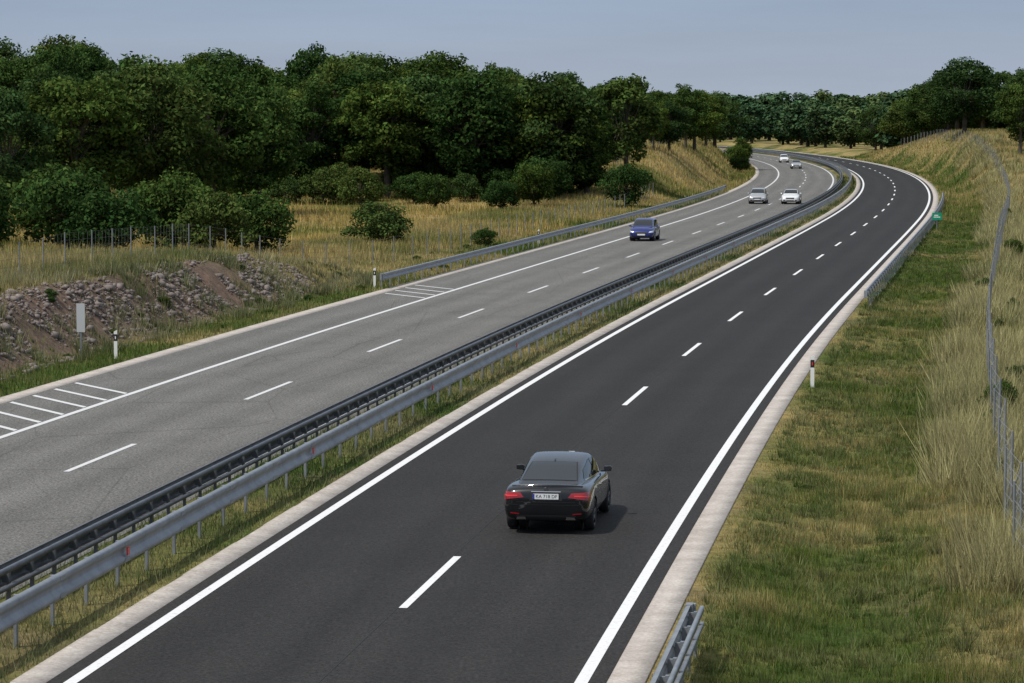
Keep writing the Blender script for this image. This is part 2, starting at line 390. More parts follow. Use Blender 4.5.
Y=ysamp(90000,40,420,1.3); d=rng.uniform(-7.1,-4.63,len(Y)); X=Xc(Y)+d
k=rng.random(len(Y))<.2+vn(X,Y,.8,27); Y=Y[k];d=d[k]
blades('median_grass',Y,d,rng.gamma(2,.06,len(Y)).clip(.03,.4),.016*(Y/50)**.8,smul=.08,lean=.8)
Y=ysamp(150000,72,300,1.0); f=rng.random(len(Y))*15; X=Xc(Y)-19-f
rbm=sst(2.0,2.9,f)*(1-sst(4.6,5.6,f))*(1-sst(128,142,Y)); k=rng.random(len(Y))>rbm*(.55+.6*vn(X,Y,1.5,33)); Y=Y[k];f=f[k];X=X[k]
hh=.1+.2*rng.random(len(Y))+.5*sst(4.6,7,f)*rng.random(len(Y))*(.4+vn(X,Y,3,28))
blades('bank_grass',Y,LE-f,hh,.03*(Y/100)**.8,smul=.06)
Yt=rng.uniform(72,150,1900); ft_=rng.uniform(1.2,9,len(Yt)); kk=vn(Yt,ft_*2,3,35)>.40; Yt=Yt[kk]; ft_=ft_[kk]
tufts('dry_weeds',Yt,LE-ft_,22,(.22,.7),.13,.020,lean=.7,smul=.3,scol=(.44,.35,.19))
Y=ysamp(200000,130,330,1.3); d=-30-rng.random(len(Y))*95+8*sst(150,200,Y); X=Xc(Y)+d
blades('field_grass',Y,d,rng.uniform(.2,.75,len(Y))*(.4+.8*vn(X,Y,6,29)),.06*(Y/200),smul=.0,gcol=(.12,.155,.04),scol=(.42,.34,.16))
Y=ysamp(50000,300,620,1.0); d=LE-rng.random(len(Y))*26
blades('bank_grass',Y,d,rng.uniform(.15,.6,len(Y)),.08*(Y/300),smul=.1)
# ------------------------------------------------------------------ trees
def tree_mesh(name,seed,H,R,nb,nl,leaf,base=.12,mat=M_leaf,colr=(.046,.075,.017),trunk=True,brk=(.20,.36),flat=.8):
    r=np.random.default_rng(seed); cz=H*(base+(1-base)*.52); rz=H*(1-base)*.5
    dirs=r.normal(size=(nb,3)); dirs/=np.linalg.norm(dirs,axis=1)[:,None]
    rad=r.uniform(.35,1.0,nb)**.6
    br=R*r.uniform(brk[0],brk[1],nb)
    c=np.stack([dirs[:,0]*rad*(R-br*.6),dirs[:,1]*rad*(R-br*.6),cz+dirs[:,2]*rad*(rz-br*.55)],1)
    zz=(c[:,2]-cz)/rz; sh=np.where(zz>0,1-.25*zz,1-.12*zz*zz)*r.uniform(.85,1.18,nb); c[:,0]*=sh; c[:,1]*=sh
    bi=r.choice(nb,nl,p=(br**2)/(br**2).sum())
    dl=r.normal(size=(nl,3)); dl[:,2]+=.25; dl/=np.linalg.norm(dl,axis=1)[:,None]
    pos=c[bi]+dl*br[bi][:,None]*(r.uniform(.55,1.1,(nl,1)))*np.array((1.1,1.1,flat))
    pos+=r.normal(0,leaf*.35,(nl,3)); pos[:,2]=np.maximum(pos[:,2],.05+leaf*.2)
    nrm=dl*.9+r.normal(0,.55,(nl,3))+np.array((0,0,.25)); nrm/=np.linalg.norm(nrm,axis=1)[:,None]
    t=np.cross(nrm,r.normal(size=(nl,3))); t/=np.linalg.norm(t,axis=1)[:,None]; b2=np.cross(nrm,t)
    s=leaf*r.uniform(.5,1.25,(nl,1))
    v=np.stack([pos-t*s*.75,pos-b2*s*.42+t*s*.1,pos+t*s*.75,pos+b2*s*.42],1).reshape(-1,3)
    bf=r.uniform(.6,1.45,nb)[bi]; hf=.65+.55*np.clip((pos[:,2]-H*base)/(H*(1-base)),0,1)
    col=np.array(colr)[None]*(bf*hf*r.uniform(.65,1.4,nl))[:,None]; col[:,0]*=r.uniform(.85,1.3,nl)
    col=np.repeat(col[:,None],4,1).reshape(-1,3)
    q=np.arange(nl*4).reshape(-1,4); mi=np.zeros(nl)
    if trunk:
        m=MB(); tr=.02*H+.05; top=(r.normal(0,.02*H),r.normal(0,.02*H),cz)
        mid=(top[0]*.4,top[1]*.4,cz*.5)
        m.tube((0,0,-.3),mid,tr*1.15,tr*.8,8,cap=False); m.tube(mid,top,tr*.8,tr*.4,8,cap=False)
        for j in range(0,nb,2 if nb>30 else 1):
            st=Vector(mid).lerp(Vector(top),r.random()*.95+.03)
            e=Vector(c[j]); k_=st.lerp(e,.55)+Vector((0,0,.04*H))
            m.tube(st,k_,tr*.3,tr*.17,5,cap=False); m.tube(k_,e,tr*.17,tr*.06,5,cap=False)
        nv=len(v); v=np.concatenate([v,np.array(m.v)]); q=np.concatenate([q,np.array(m.f)+nv]); mi=np.concatenate([mi,np.ones(len(m.f))])
        col=np.concatenate([col,np.full((len(m.v),3),.08)])
    return npmesh(name,v,q,[mat,M_bark],col=col,mi=mi)
DG=(.038,.070,.018); MG=(.052,.090,.022)
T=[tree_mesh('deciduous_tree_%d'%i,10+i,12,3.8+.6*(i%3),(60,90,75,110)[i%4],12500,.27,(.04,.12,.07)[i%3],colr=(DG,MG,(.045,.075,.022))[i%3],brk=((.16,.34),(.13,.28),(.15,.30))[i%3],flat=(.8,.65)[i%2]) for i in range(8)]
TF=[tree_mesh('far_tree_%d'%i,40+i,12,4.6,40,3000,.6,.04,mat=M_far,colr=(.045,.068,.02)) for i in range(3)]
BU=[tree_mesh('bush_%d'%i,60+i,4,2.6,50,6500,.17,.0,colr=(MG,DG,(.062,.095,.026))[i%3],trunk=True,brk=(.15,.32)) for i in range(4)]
def put(me,x,y,H,base,parent=None,name=None,wx=1.0,col=None):
    z=float(terr(x,y)); s=H/base
    o=add(name or 'tree',me,parent,(x,y,z-.1),(0,0,random.uniform(0,6.28)))
    o.scale=(s*wx*random.uniform(.88,1.15),s*wx*random.uniform(.88,1.15),s); return o
forest=empty('forest')
def row(x0,x1,n,y0,jy,top,jt,dlim=-27,w=1.0,hm=4.2):
    for i in range(n):
        x=x0+(x1-x0)*(i+random.uniform(.1,.9))/n; y=y0+random.uniform(-jy,jy)
        if (x-Xc(y))>dlim: continue
        g=float(terr(x,y)); hump=hm*(float(vn(x,y*.3,11,51))-.5)
        H=top+hump+random.uniform(-jt,jt)-g
        if x<-28: H+=.9
        put(random.choice(T),x,y,H,12,forest,'forest_tree',w*random.uniform(.85,1.25))
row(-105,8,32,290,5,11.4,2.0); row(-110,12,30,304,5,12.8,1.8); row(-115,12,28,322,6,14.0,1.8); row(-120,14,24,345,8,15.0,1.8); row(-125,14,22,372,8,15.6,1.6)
row(12,24,5,345,5,11.5,1,-24,1,1); row(16,30,8,385,8,11.6,1,-26,1,1); row(14,40,12,430,10,12.0,1.0,-26,1,1); row(12,44,12,480,12,12.2,1.0,-24,1.1,1); row(0,48,14,560,15,12.4,1,-24,1.2,1); row(-20,52,20,640,20,12.8,1,-24,1.3,1)
for i in range(75):
    x=-100+112*(i+random.random())/75; y=284+random.uniform(-5,6)
    if x-Xc(y)<-29: put(random.choice(BU),x,y,random.uniform(1.8,4.8),4,forest,'forest_bush')
woods=empty('forest')
for i in range(110):
    y=random.uniform(440,640); d=13+random.random()**1.3*110; x=float(Xc(y))+d
    g=float(terr(x,y)); top=15.6+random.uniform(-1.8,2.0)+.02*d-3.5*float(sst(520,640,y))
    put(random.choice(T),x,y,top-g,12,woods,'forest_tree',random.uniform(1.0,1.4))
for i in range(22):
    y=random.uniform(370,460); x=float(Xc(y))+random.uniform(20,60); put(random.choice(T),x,y,random.uniform(6.5,9.5),12,woods,'forest_tree',1.2)
dist=empty('distant_trees')
for i in range(230):
    y=random.uniform(900,1500); x=random.uniform(.045,.30)*y
    if -30<x-Xc(y)<12: continue
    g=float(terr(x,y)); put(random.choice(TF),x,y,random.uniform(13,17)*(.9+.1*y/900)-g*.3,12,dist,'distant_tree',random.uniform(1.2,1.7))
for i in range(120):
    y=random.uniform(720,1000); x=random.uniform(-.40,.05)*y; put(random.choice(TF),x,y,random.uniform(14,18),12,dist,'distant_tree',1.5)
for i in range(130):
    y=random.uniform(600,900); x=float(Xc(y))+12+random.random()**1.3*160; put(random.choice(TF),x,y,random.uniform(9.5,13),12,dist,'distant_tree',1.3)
def bush(x,y,H,w=1.0,nm='bush'): return put(random.choice(BU),x,y,H,4,None,nm,w)
bush(-8.7,193,3.0,1.15); bush(-1.8,191,1.4,.9)
bush(34.5,455,3.8,.8); bush(36.5,470,4.2,.7); bush(34,440,2.6,1); put(T[3],36,462,5.6,12,None,'oak_tree',.9)
for x,y,H in((-47,178,4.2),(-42,172,5.2),(-38,180,5.0),(-34,176,4.4),(-31,170,5.0),(-27,176,4.6),(-24,172,4.6),(-20.5,178,4.9),(-17.5,174,3.9),(-15.2,178,3.6),(-50,168,4.2),(-55,175,5),(-29,190,5),(-22,192,4.8),(-36,196,5.4),(-44,194,5.5)):
    bush(x+random.uniform(-.6,.6),y,H*random.uniform(.85,1.25),1.0,'shrub')
for x,y,H in((-7,268,3.6),(-1,262,3.2),(2,270,4.5),(10.5,272,4.3),(-14,272,4)): bush(x,y,H,.8,'shrub')
LT=tree_mesh('oak_crown',91,12,4.3,60,7500,.32,.16,colr=(.085,.12,.028),brk=(.14,.3)); put(LT,11.6,300,11.4,12,None,'oak_tree',1.1)
for x,y,H in((-37,215,10.5),(-33,222,12.4),(-28,228,13.2),(-24,236,12.6),(-30,240,13.6),(-21,244,11.5)): put(random.choice(T),x,y,H,12,None,'oak_tree',1.0)
for x,y,H,k_ in((-4,284,13.2,3),(4.5,286,13.2,5),(-12,285,12.5,1)): put(T[k_],x,y,H,12,None,'oak_tree',1.05)
put(T[1],60.6,352,9.5,12,None,'oak_tree',.9); put(T[2],65,372,10,12,None,'oak_tree',1.1); put(T[4],63,360,6,12,None,'oak_tree',1.1)
for i in range(26):
    y=ysamp(1,60,240,1.0)[0]; p=P(y,10.6+random.uniform(-.6,1.8)); bush(p.x,p.y,random.uniform(.4,1.4),.7,'shrub')
weeds=empty('weeds')
for i in range(60):
    y=float(ysamp(1,42,220,1.0)[0]); p=P(y,random.uniform(5.6,10.5)); o=put(BU[0],p.x,p.y,random.uniform(.10,.2),4,weeds,'weed_clump',1.5)
for i in range(150):
    y=float(ysamp(1,72,260,1.0)[0]); p=P(y,LE-random.uniform(.8,9)); o=put(random.choice(BU),p.x,p.y,random.uniform(.12,.38),4,weeds,'weed_clump',1.4)
# ------------------------------------------------------------------ delineators, signs
def delineator(y,d,refl=M_red):
    p=P(y,d); z=float(terr(p.x,p.y)); root=empty('delineator_post',(p.x,p.y,z),(0,0,-head(y)))
    m=MB()
    prof=[(-.06,-.035),(.06,-.035),(.05,.03),(0,.055),(-.05,.03)]
    def seg(z0,z1,mi,g=1.0,sl=0):
        b=len(m.v)
        for zz in(z0,z1):
            for x,yy in prof: m.v.append((x*g,yy*g,zz+(sl*x if zz==z1 else 0)))
        n=5
        for i in range(n): m.f.append([b+i,b+(i+1)%n,b+n+(i+1)%n,b+n+i]); m.m.append(mi)
        m.f.append([b+n+i for i in range(n)]); m.m.append(mi)
    seg(-.15,.62,0); seg(.62,.86,1,1.04); seg(.86,.98,0,1,.5); 
    m.box((0,-.042,.74),(.018,.006,.05),None,2)
    add('post',m.mesh('post',[M_wp,M_blk,refl]),root)
delineator(99.5,-19.5,M_wp); delineator(142,-19.55,M_wp); delineator(92.5,5.12); 
for y in(192,): delineator(y,-19.6,M_wp)
def sign(y,d,w,h,zc,matf,matb,name='traffic_sign',rotz=0,pole=M_galv):
    p=P(y,d); z=float(terr(p.x,p.y)); root=empty(name,(p.x,p.y,z),(0,0,-head(y)+rotz))
    m=MB(); m.tube((0,.03,-.2),(0,.03,zc+h/2-.02),.03,.03,8); add('pole',m.mesh('pole',[pole]),root)
    m=MB(); m.box((0,0,zc),(w/2,.008,h/2)); m.box((0,.014,zc+h*.25),(w/2*.9,.006,.015)); m.box((0,.014,zc-h*.25),(w/2*.9,.006,.015)); add('panel',m.mesh('panel',[matb]),root)
    return root
M_alu=simple('aluminium_back',(.50,.51,.52),.5,.2); M_grn=simple('sign_green',(.0,.26,.14),.5)
sign(99,-20.6,.30,1.0,1.45,M_alu,M_alu)
r_=sign(222,5.75,.72,.55,1.05,M_grn,M_grn); m=MB(); m.box((0,-.011,1.0),(.24,.002,.035)); m.box((-.06,-.011,1.13),(.15,.002,.035)); add('legend',m.mesh('legend',[M_wp]),r_)
# ------------------------------------------------------------------ cars
M_glass=simple('tinted_glass',(.016,.019,.021),.05,0,.0,.6); M_tyre=simple('tyre_rubber',(.02,.02,.021),.8); M_rim=simple('alloy_rim',(.42,.43,.45),.3,.9)
M_rimd=simple('dark_rim',(.10,.10,.11),.3,.8); M_tail=simple('tail_lamp',(.30,.006,.010),.15,0,.8); M_tail2=simple('tail_lamp_bright',(.8,.04,.04),.2,0,.5)
M_chrome=simple('chrome',(.7,.7,.72),.12,1); M_head=simple('head_lamp',(.75,.77,.8),.1,.3,.8); M_plate=simple('number_plate',(.72,.73,.74),.6,0,0,.1); M_pblue=simple('plate_blue',(.02,.05,.4),.4)
def ring_mesh(stations):
    n=len(stations[0]); v=[];f=[]; full=2*n-2
    for st in stations:
        pts=[p for p in st]+[(-p[0],p[1],p[2]) for p in st[-2:0:-1]]
        v+=pts
    for s in range(len(stations)-1):
        for i in range(full):
            j=(i+1)%full; f.append([s*full+i,s*full+j,(s+1)*full+j,(s+1)*full+i])
    f.append([full-1-i for i in range(full)]); L=(len(stations)-1)*full; f.append([L+i for i in range(full)])
    return v,f
def subsurf(v,f,lv):
    me=bpy.data.meshes.new('t'); me.from_pydata(v,[],f); o=bpy.data.objects.new('t',me); COL.objects.link(o)
    md=o.modifiers.new('s','SUBSURF'); md.levels=lv; md.render_levels=lv
    dg=bpy.context.evaluated_depsgraph_get(); m2=bpy.data.meshes.new_from_object(o.evaluated_get(dg)); bpy.data.objects.remove(o); 
    import bmesh
    bm=bmesh.new(); bm.from_mesh(m2); bmesh.ops.recalc_face_normals(bm,faces=bm.faces); bm.to_mesh(m2); bm.free()
    return m2
def lathe(prof,n,mi,m,axis_x=True,cx=0,cy=0,cz=0):
    b=len(m.v); k=len(prof)
    for i in range(n):
        t=math.tau*i/n
        for x,r in prof: m.v.append((cx+x,cy+math.cos(t)*r,cz+math.sin(t)*r))
    for i in range(n):
        j=(i+1)%n
        for q in range(k-1): m.f.append([b+i*k+q,b+i*k+q+1,b+j*k+q+1,b+j*k+q]); m.m.append(mi)
def car(name,kind,paint,y,d,rev=False,rimm=None,scale=1.0,plate='KA 718 DF'):
    rimm=rimm or M_rim
    p=P(y,d,.008); root=empty(name,p,(0,0,-head(y)+(math.pi if rev else 0))); root.scale=(scale,)*3
    if kind=='sedan':
        S=[(-2.33,.66,.40,.72,.78),(-2.29,.79,.30,.83,.90),(-2.20,.86,.26,.90,.965),(-2.02,.885,.24,.935,.99),(-1.70,.90,.22,.945,.985),(-1.38,.905,.20,.945,.98),(-.7,.89,.17,.93,.96),(0,.885,.17,.92,.95),(.7,.885,.17,.91,.95),(1.05,.89,.18,.90,.97),(1.35,.895,.19,.87,.935),(1.75,.875,.2,.80,.875),(2.08,.82,.21,.70,.78),(2.25,.72,.25,.60,.67),(2.31,.58,.33,.52,.56)]
        G=[(-2.06,.62,.96,.56),(-1.86,.65,1.005,.56),(-1.45,.68,1.135,.55),(-1.05,.72,1.27,.54),(-.6,.745,1.365,.545),(-.1,.76,1.41,.56),(.25,.765,1.41,.575),(.55,.765,1.35,.60),(.9,.75,1.19,.62),(1.22,.73,1.0,.64),(1.4,.70,.93,.64)]
        wy=(-1.38,1.32); RW=((0,-1.35,1.15),-.33,.42,.56,.45)
        SW=[[(.86,.965),(-.10,.975),(-.10,1.31),(.36,1.285)],[(-.16,.975),(-1.30,1.02),(-1.02,1.17),(-.16,1.305)]]
        rear_z=(.67,.865); 
    else:
        S=[(-1.98,.64,.42,.80,.90),(-1.95,.78,.30,.90,.98),(-1.85,.83,.25,.95,1.0),(-1.6,.85,.22,.96,1.0),(-1.2,.86,.2,.96,1.0),(-.6,.86,.18,.95,.98),(0,.86,.18,.94,.97),(.6,.86,.18,.93,.98),(.95,.86,.18,.92,1.0),(1.25,.86,.19,.90,.97),(1.6,.83,.2,.82,.90),(1.86,.77,.22,.70,.77),(1.96,.66,.27,.60,.64),(2.0,.54,.34,.5,.54)]
        G=[(-1.93,.66,1.02,.60),(-1.84,.70,1.16,.60),(-1.66,.73,1.38,.60),(-1.35,.74,1.475,.60),(-.7,.75,1.51,.60),(-.1,.75,1.52,.60),(.25,.75,1.49,.60),(.6,.745,1.35,.61),(.95,.73,1.17,.63),(1.25,.70,1.0,.63),(1.4,.67,.95,.63)]
        wy=(-1.25,1.24); RW=((0,-1.75,1.24),-.12,.18,.58,.5)
        SW=[[(.86,1.0),(-.05,1.0),(-.05,1.40),(.36,1.36)],[(-.11,1.0),(-1.15,1.04),(-1.05,1.36),(-.11,1.40)]]
        rear_z=(.75,1.0)
    st=[]
    for (yy,w,zb,zs,zt) in S:
        hh=zs-zb
        st.append([(0,yy,zb),(w*.78,yy,zb),(w*.95,yy,zb+.06*hh+.02),(w*1.0,yy,zb+.33*hh),(w*1.0,yy,zb+.62*hh),(w*.975,yy,zb+.86*hh),(w*.93,yy,zs),(w*.80,yy,zs+.6*(zt-zs)),(w*.42,yy,zt),(0,yy,zt+.008)])
    v,f=ring_mesh(st); body=subsurf(v,f,2)
    st=[]
    for (yy,wb,zr,wr) in G:
        zl=.86; hh=max(zr-.93,.02)
        st.append([(0,yy,zl-.1),(wb,yy,zl-.1),(wb,yy,.93 if zr>1.0 else .9),(wb-(wb-wr)*.35,yy,.93+hh*.40),(wr+.035,yy,.93+hh*.82),(wr-.02,yy,.93+hh*.955),(wr*.72,yy,zr-.004),(wr*.35,yy,zr+.004),(0,yy,zr+.008)])
    v,f=ring_mesh(st); gh=subsurf(v,f,2)
    vs=[];fs=[]
    for me_ in(body,gh):
        b0=len(vs); vs+=[tuple(q.co) for q in me_.vertices]; fs+=[[b0+i for i in pl.vertices] for pl in me_.polygons]
    bvh=BVHTree.FromPolygons(vs,fs)
    for me_ in(body,gh):
        me_.materials.clear(); me_.materials.append(paint); me_.polygons.foreach_set('use_smooth',np.ones(len(me_.polygons),bool))
    bo=add('body',body,root); go=add('roof',gh,root)
    cm=MB()
    for yw in wy:
        for sx in(-1,1): cm.tube((sx*.62,yw,.33),(sx*1.2,yw,.33),.365,.365,28)
    cut=add('cut',cm.mesh('cut',[paint]))
    cut.parent=root
    md=bo.modifiers.new('b','BOOLEAN'); md.object=cut; md.operation='DIFFERENCE'; md.solver='EXACT'
    bpy.context.view_layer.update(); dg=bpy.context.evaluated_depsgraph_get()
    try:
        nm=bpy.data.meshes.new_from_object(bo.evaluated_get(dg))
        if len(nm.polygons)>200: bo.modifiers.clear(); bo.data=nm
        else: bo.modifiers.clear()
    except Exception as ex: bo.modifiers.clear()
    bpy.data.objects.remove(cut)
    def patch(nm_,quad,org,dr,mat,off=.005,nu=14,nv=8,mirror=False,rnd=0):
        dv=Vector(dr).normalized(); V=[];idx={};F=[]
        for j in range(nv+1):
            for i in range(nu+1):
                u=i/nu; w=j/nv
                a=(quad[0][0]*(1-u)+quad[1][0]*u)*(1-w)+(quad[3][0]*(1-u)+quad[2][0]*u)*w
                bb=(quad[0][1]*(1-u)+quad[1][1]*u)*(1-w)+(quad[3][1]*(1-u)+quad[2][1]*u)*w
                o_=Vector(org(a,bb)); h_=bvh.ray_cast(o_,dv)
                if h_[0] is None: continue
                n_=h_[1]; 
                if n_.dot(dv)>0: n_=-n_
                idx[(i,j)]=len(V); V.append(tuple(h_[0]+n_*off))
        for j in range(nv):
            for i in range(nu):
                ks=[(i,j),(i+1,j),(i+1,j+1),(i,j+1)]
                if all(k in idx for k in ks): F.append([idx[k] for k in ks])
        if not F: return
        me_=bpy.data.meshes.new(nm_); me_.from_pydata(V,[],F); me_.materials.append(mat); me_.polygons.foreach_set('use_smooth',np.ones(len(F),bool)); me_.update()
        add(nm_,me_,root)
    rear=lambda a,b:(a,-4,b); front=lambda a,b:(a,4,b)
    c0,b0,b1,w0,w1=RW; dv=Vector((0,.8,-.6)); pv=Vector((0,.6,.8)); c0=Vector(c0)
    f_=lambda a,b:tuple(c0+Vector((a,0,0))+pv*b-dv*2)
    if kind=='sedan':
        patch('window_seal',[(-w0-.025,b0-.02),(w0+.025,b0-.02),(w1+.025,b1+.02),(-w1-.025,b1+.02)],f_,dv,M_blk,.003,20,12)
        patch('rear_window',[(-w0,b0),(w0,b0),(w1,b1),(-w1,b1)],f_,dv,M_glass,.007,20,12)
    else:
        patch('rear_window',[(-.56,1.06),(.56,1.06),(.5,1.36),(-.5,1.36)],rear,(0,1,0),M_glass,.006,16,8)
    dw=Vector((0,-.8,-.6)); pw=Vector((0,-.6,.8)); cw=Vector((0,.85,1.15 if kind=='sedan' else 1.2))
    f2=lambda a,b:tuple(cw+Vector((a,0,0))+pw*b-dw*2)
    patch('windscreen',[(-.66,-.33),(.66,-.33),(.55,.40),(-.55,.40)],f2,dw,M_glass,.006,20,12)
    for sx in(-1,1):
        fs_=lambda a,b,sx=sx:(sx*3,a,b)
        for k,qd in enumerate(SW): patch('side_window_%d'%k,qd,fs_,(-sx,0,0),M_glass,.006,12,8)
        for yy in(-.13,.86): patch('door_gap',[(yy-.006,.28),(yy+.006,.28),(yy+.006,.95),(yy-.006,.95)],fs_,(-sx,0,0),M_blk,.003,1,14)
        patch('door_handle',[(-.42,.80),(-.24,.80),(-.24,.825),(-.42,.825)],fs_,(-sx,0,0),paint,.03,4,2)
        patch('door_handle_rear',[(-1.3,.82),(-1.12,.82),(-1.12,.845),(-1.3,.845)],fs_,(-sx,0,0),paint,.03,4,2)
        patch('sill',[(-1.0,.20),(.95,.20),(.95,.27),(-1.0,.27)],fs_,(-sx,0,0),M_blk,.006,10,2)
        patch('window_trim',[(-1.25,.985),(.9,.945),(.9,.955),(-1.25,1.0)],fs_,(-sx,0,0),M_chrome if kind=='sedan' else M_blk,.008,16,1)
        dt=Vector((-.6*sx,.8,0)); pt=Vector((.8*sx,.6,0)); ct=Vector((.75*sx,S[0][0]+.12,0))
        ft=lambda a,b,pt=pt,ct=ct,dt=dt:tuple(ct+pt*a+Vector((0,0,b))-dt*3)
        z0,z1=rear_z
        patch('tail_lamp',[(-.31,z0+.085),(.20,z0+.0),(.27,z1),(-.24,z1-.025)],ft,dt,M_tail,.008,14,6)
        patch('tail_lamp_bar',[(-.20,z0+.105),(.17,z0+.085),(.18,z0+.112),(-.20,z0+.128)],ft,dt,M_tail2,.013,10,2)
        patch('rear_reflector',[(sx*.54,.41),(sx*.72,.425),(sx*.72,.445),(sx*.54,.43)],rear,(0,1,0),M_tail,.008,4,1)
        if kind=='sedan': patch('exhaust_tip',[(sx*.40,.315),(sx*.60,.315),(sx*.58,.365),(sx*.42,.365)],rear,(0,1,0),M_chrome,.02,4,3)
        dh=Vector((-.5*sx,-.87,0)); ph=Vector((.87*sx,-.5,0)); yf=S[-1][0]; ch=Vector((.66*sx,yf-.1,0))
        fh=lambda a,b,ph=ph,ch=ch,dh=dh:tuple(ch+ph*a+Vector((0,0,b))-dh*3)
        patch('head_lamp',[(-.18,.58),(.20,.60),(.26,.73),(-.10,.66)],fh,dh,M_head,.008,10,5)
        patch('fog_intake',[(sx*.42,.30),(sx*.66,.32),(sx*.64,.42),(sx*.46,.40)],front,(0,-1,0),M_blk,.008,5,3)
        mz=1.0; my=.70
        mv,mf=ring_mesh([[(0,my-.07,mz-.06),(.085,my-.07,mz-.05),(.10,my-.07,mz+.03),(.06,my-.07,mz+.07),(0,my-.07,mz+.07)],[(0,my+.02,mz-.06),(.085,my+.02,mz-.05),(.095,my+.02,mz+.03),(.06,my+.02,mz+.065),(0,my+.02,mz+.065)],[(0,my+.08,mz-.03),(.05,my+.08,mz-.03),(.05,my+.08,mz+.01),(.03,my+.08,mz+.03),(0,my+.08,mz+.03)]])
        mo=subsurf(mv,mf,2); mo.materials.append(paint); mo.polygons.foreach_set('use_smooth',np.ones(len(mo.polygons),bool))
        mobj=add('wing_mirror',mo,root,(sx*.93,0,0))
        mg=MB(); mg.box((sx*.93,my-.066,mz+.005),(.078,.004,.045),None,0); mg.box((sx*.83,my+.0,mz-.05),(.06,.02,.015),None,1); add('mirror_glass',mg.mesh('mirror_glass',[M_glass,M_blk]),root)
        for yw in wy:
            m=MB(); ox=sx*.895 if kind=='sedan' else sx*.855; Rr=.325
            s_=sx
            pr=[(-.215*s_,.2),(-.215*s_,.27),(-.205*s_,.312),(-.16*s_,Rr),(-.05*s_,Rr),(-.015*s_,.312),(0,.28),(-.004*s_,.245),(-.02*s_,.235)]
            lathe(pr,32,0,m,cx=ox,cy=yw,cz=Rr)
            lathe([(-.02*s_,.237),(-.012*s_,.225),(-.06*s_,.215),(-.14*s_,.20)],32,1,m,cx=ox,cy=yw,cz=Rr)
            lathe([(-.14*s_,.205),(-.14*s_,.0)],24,2,m,cx=ox,cy=yw,cz=Rr)
            for k in range(5):
                a=math.tau*k/5+.3
                for da in(-.13,.13):
                    m.tube((ox-.045*s_,yw+math.cos(a)*.03,Rr+math.sin(a)*.03),(ox-.028*s_,yw+math.cos(a+da)*.222,Rr+math.sin(a+da)*.222),.024,.018,5,1)
            m.tube((ox-.06*s_,yw,Rr),(ox-.022*s_,yw,Rr),.05,.04,12,1)
            add('wheel',m.mesh('wheel',[M_tyre,rimm,M_blk],True),root)
            lm=MB(); lm.tube((sx*.50,yw,.335),(sx*.635,yw,.335),.363,.363,24); add('wheel_liner',lm.mesh('wheel_liner',[M_blk]),root)
    zp=.775 if kind=='sedan' else .60
    patch('plate_surround',[(-.33,zp-.085),(.33,zp-.085),(.30,zp+.075),(-.30,zp+.075)],rear,(0,1,0),M_blk,.006,8,2)
    yp=min([bvh.ray_cast(Vector((xx,-4,zz)),Vector((0,1,0)))[0].y for xx in(-.26,0,.26) for zz in(zp-.055,zp+.055)])
    m=MB(); m.box((0,yp-.012,zp),(.26,.006,.055)); m.box((-.243,yp-.0195,zp),(.016,.001,.054),None,1); add('rear_plate',m.mesh('rear_plate',[M_plate,M_pblue]),root)
    cu=bpy.data.curves.new('plate_text','FONT'); cu.body=plate; cu.size=.095; cu.align_x='CENTER'; cu.align_y='CENTER'; cu.materials.append(M_blk)
    to=bpy.data.objects.new('plate_text',cu); COL.objects.link(to); to.parent=root; to.location=(.015,yp-.0205,zp); to.rotation_euler=(math.radians(90),0,0)
    patch('front_plate',[(-.26,.40),(.26,.40),(.26,.50),(-.26,.50)],front,(0,-1,0),M_plate,.018,4,2)
    patch('grille',[(-.36,.50),(.36,.50),(.42,.63),(-.42,.63)],front,(0,-1,0),M_blk,.008,10,4)
    patch('lower_grille',[(-.40,.30),(.40,.30),(.36,.38),(-.36,.38)],front,(0,-1,0),M_blk,.008,10,3)
    patch('diffuser',[(-.66,.285),(.66,.285),(.60,.40),(-.60,.40)],rear,(0,1,0),M_blk,.007,14,4)
    patch('boot_gap',[(-.60,.655),(.60,.655),(.60,.665),(-.60,.665)],rear,(0,1,0),M_blk,.004,16,1)
    patch('bumper_step',[(-.78,.60),(.78,.60),(.78,.608),(-.78,.608)],rear,(0,1,0),M_blk,.004,18,1)
    if kind=='sedan':
        patch('boot_trim',[(-.30,.86),(.30,.86),(.30,.872),(-.30,.872)],rear,(0,1,0),M_chrome,.01,6,1)
        h_=bvh.ray_cast(Vector((0,-4,.905)),Vector((0,1,0)))
        m=MB()
        m.tube((0,h_[0].y+.03,.91),(0,h_[0].y-.02,.905),.045,.042,20); add('badge',m.mesh('badge',[M_chrome]),root)
        sp=MB(); 
        for k in range(16):
            x0=-.72+1.44*k/16; x1=-.72+1.44*(k+1)/16
            def pt_(x): 
                t=abs(x)/.72; return (x,-2.20+.13*t*t,.98-.035*t*t)
            a=pt_(x0); b_=pt_(x1); i=len(sp.v)
            sp.v+= [(a[0],a[1],a[2]+.022),(b_[0],b_[1],b_[2]+.022),(b_[0],b_[1]+.14,b_[2]+.0),(a[0],a[1]+.14,a[2]+.0),(a[0],a[1]+.02,a[2]-.05),(b_[0],b_[1]+.02,b_[2]-.05)]
            sp.f+= [[i,i+1,i+2,i+3],[i+4,i+5,i+1,i]]; sp.m+=[0,0]
        add('boot_lip',sp.mesh('boot_lip',[paint],True),root)
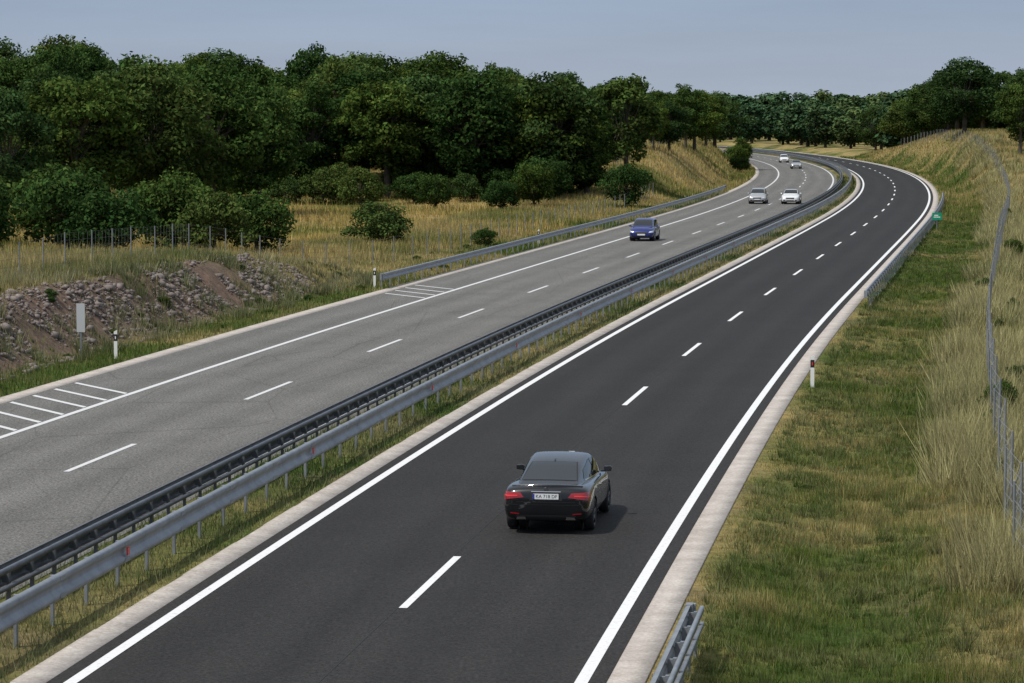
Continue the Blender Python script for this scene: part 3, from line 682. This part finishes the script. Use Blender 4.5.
        m=MB(); m.v+=[(-.02,-.85,1.29),(.02,-.85,1.29),(.02,-.66,1.345),(-.02,-.66,1.345),(0,-.83,1.375),(0,-.79,1.375)]; m.f+=[[0,1,4],[1,2,5,4],[2,3,5],[3,0,4,5]]; m.m+=[0]*4
        add('aerial_fin',m.mesh('aerial_fin',[paint]),root)
    return root
pb=simple('black_paint',(.005,.0055,.007),.3,.0,1.0,.2); pbl=simple('blue_paint',(.008,.02,.16),.25,.3,1.0); pw=simple('white_paint',(.7,.71,.72),.3,0,1.0); ps=simple('silver_paint',(.45,.46,.47),.3,.5,1.0)
car('car','sedan',pb,61.35,1.30,False,M_rimd)
car('car','hatch',pbl,199,-13.4,True)
car('car','sedan',pw,285,-9.4,True); car('car','hatch',ps,285,-12.6,True)
car('car','sedan',ps,480,-12.0,True); car('car','hatch',pw,545,-11.5,True)
# ------------------------------------------------------------------ light
Sd=Vector((-.50,-.34,.92)).normalized()
sun=bpy.data.lights.new('sun','SUN'); sun.energy=3.5; sun.angle=math.radians(2.5); sun.color=(1,.96,.89)
so=bpy.data.objects.new('sun',sun); COL.objects.link(so); so.rotation_euler=(-Sd).to_track_quat('-Z','Y').to_euler(); so.location=(-30,-30,60)
w=bpy.data.worlds.new('World'); sc.world=w; w.use_nodes=True; nt=w.node_tree; bg=nt.nodes['Background']
sky=N(nt,'ShaderNodeTexSky'); sky.sky_type='NISHITA'; sky.sun_disc=False; sky.sun_elevation=math.asin(Sd.z); sky.sun_rotation=math.atan2(Sd.x,Sd.y); sky.air_density=1.0; sky.dust_density=.8; sky.ozone_density=3
tc=N(nt,'ShaderNodeTexCoord'); sp_=N(nt,'ShaderNodeSeparateXYZ'); nt.links.new(tc.outputs['Generated'],sp_.inputs[0])
hz=ramp(nt,sp_.outputs[2],[(0,(3.9,4.5,5.6)),(.045,(2.75,3.6,5.1)),(.25,(3.6,4.4,5.6)),(.7,(5.4,5.9,6.6))])
hs=N(nt,'ShaderNodeHueSaturation'); hs.inputs['Saturation'].default_value=.8; nt.links.new(sky.outputs[0],hs.inputs['Color'])
cl=noise(nt,mapping(nt,tc.outputs['Generated'],(1.2,1.2,11)),3.0,6,.6)
hz=mixc(nt,1.0,hz,ramp(nt,cl,[(.3,g3(.90)),(.7,g3(1.10))]),'MULTIPLY')
cc=mixc(nt,.85,hs.outputs[0],hz); nt.links.new(cc,bg.inputs[0]); bg.inputs[1].default_value=.10
# ------------------------------------------------------------------ camera
cam=bpy.data.cameras.new('Camera'); co=bpy.data.objects.new('Camera',cam); COL.objects.link(co)
cam.sensor_width=36; cam.lens=2945/1024*36; cam.clip_end=12000; cam.clip_start=.5
co.location=(0,0,8.4); co.rotation_euler=(math.radians(90-4.36),0,0); sc.camera=co
sc.view_settings.view_transform='Standard'; sc.view_settings.look='None'; sc.view_settings.exposure=0
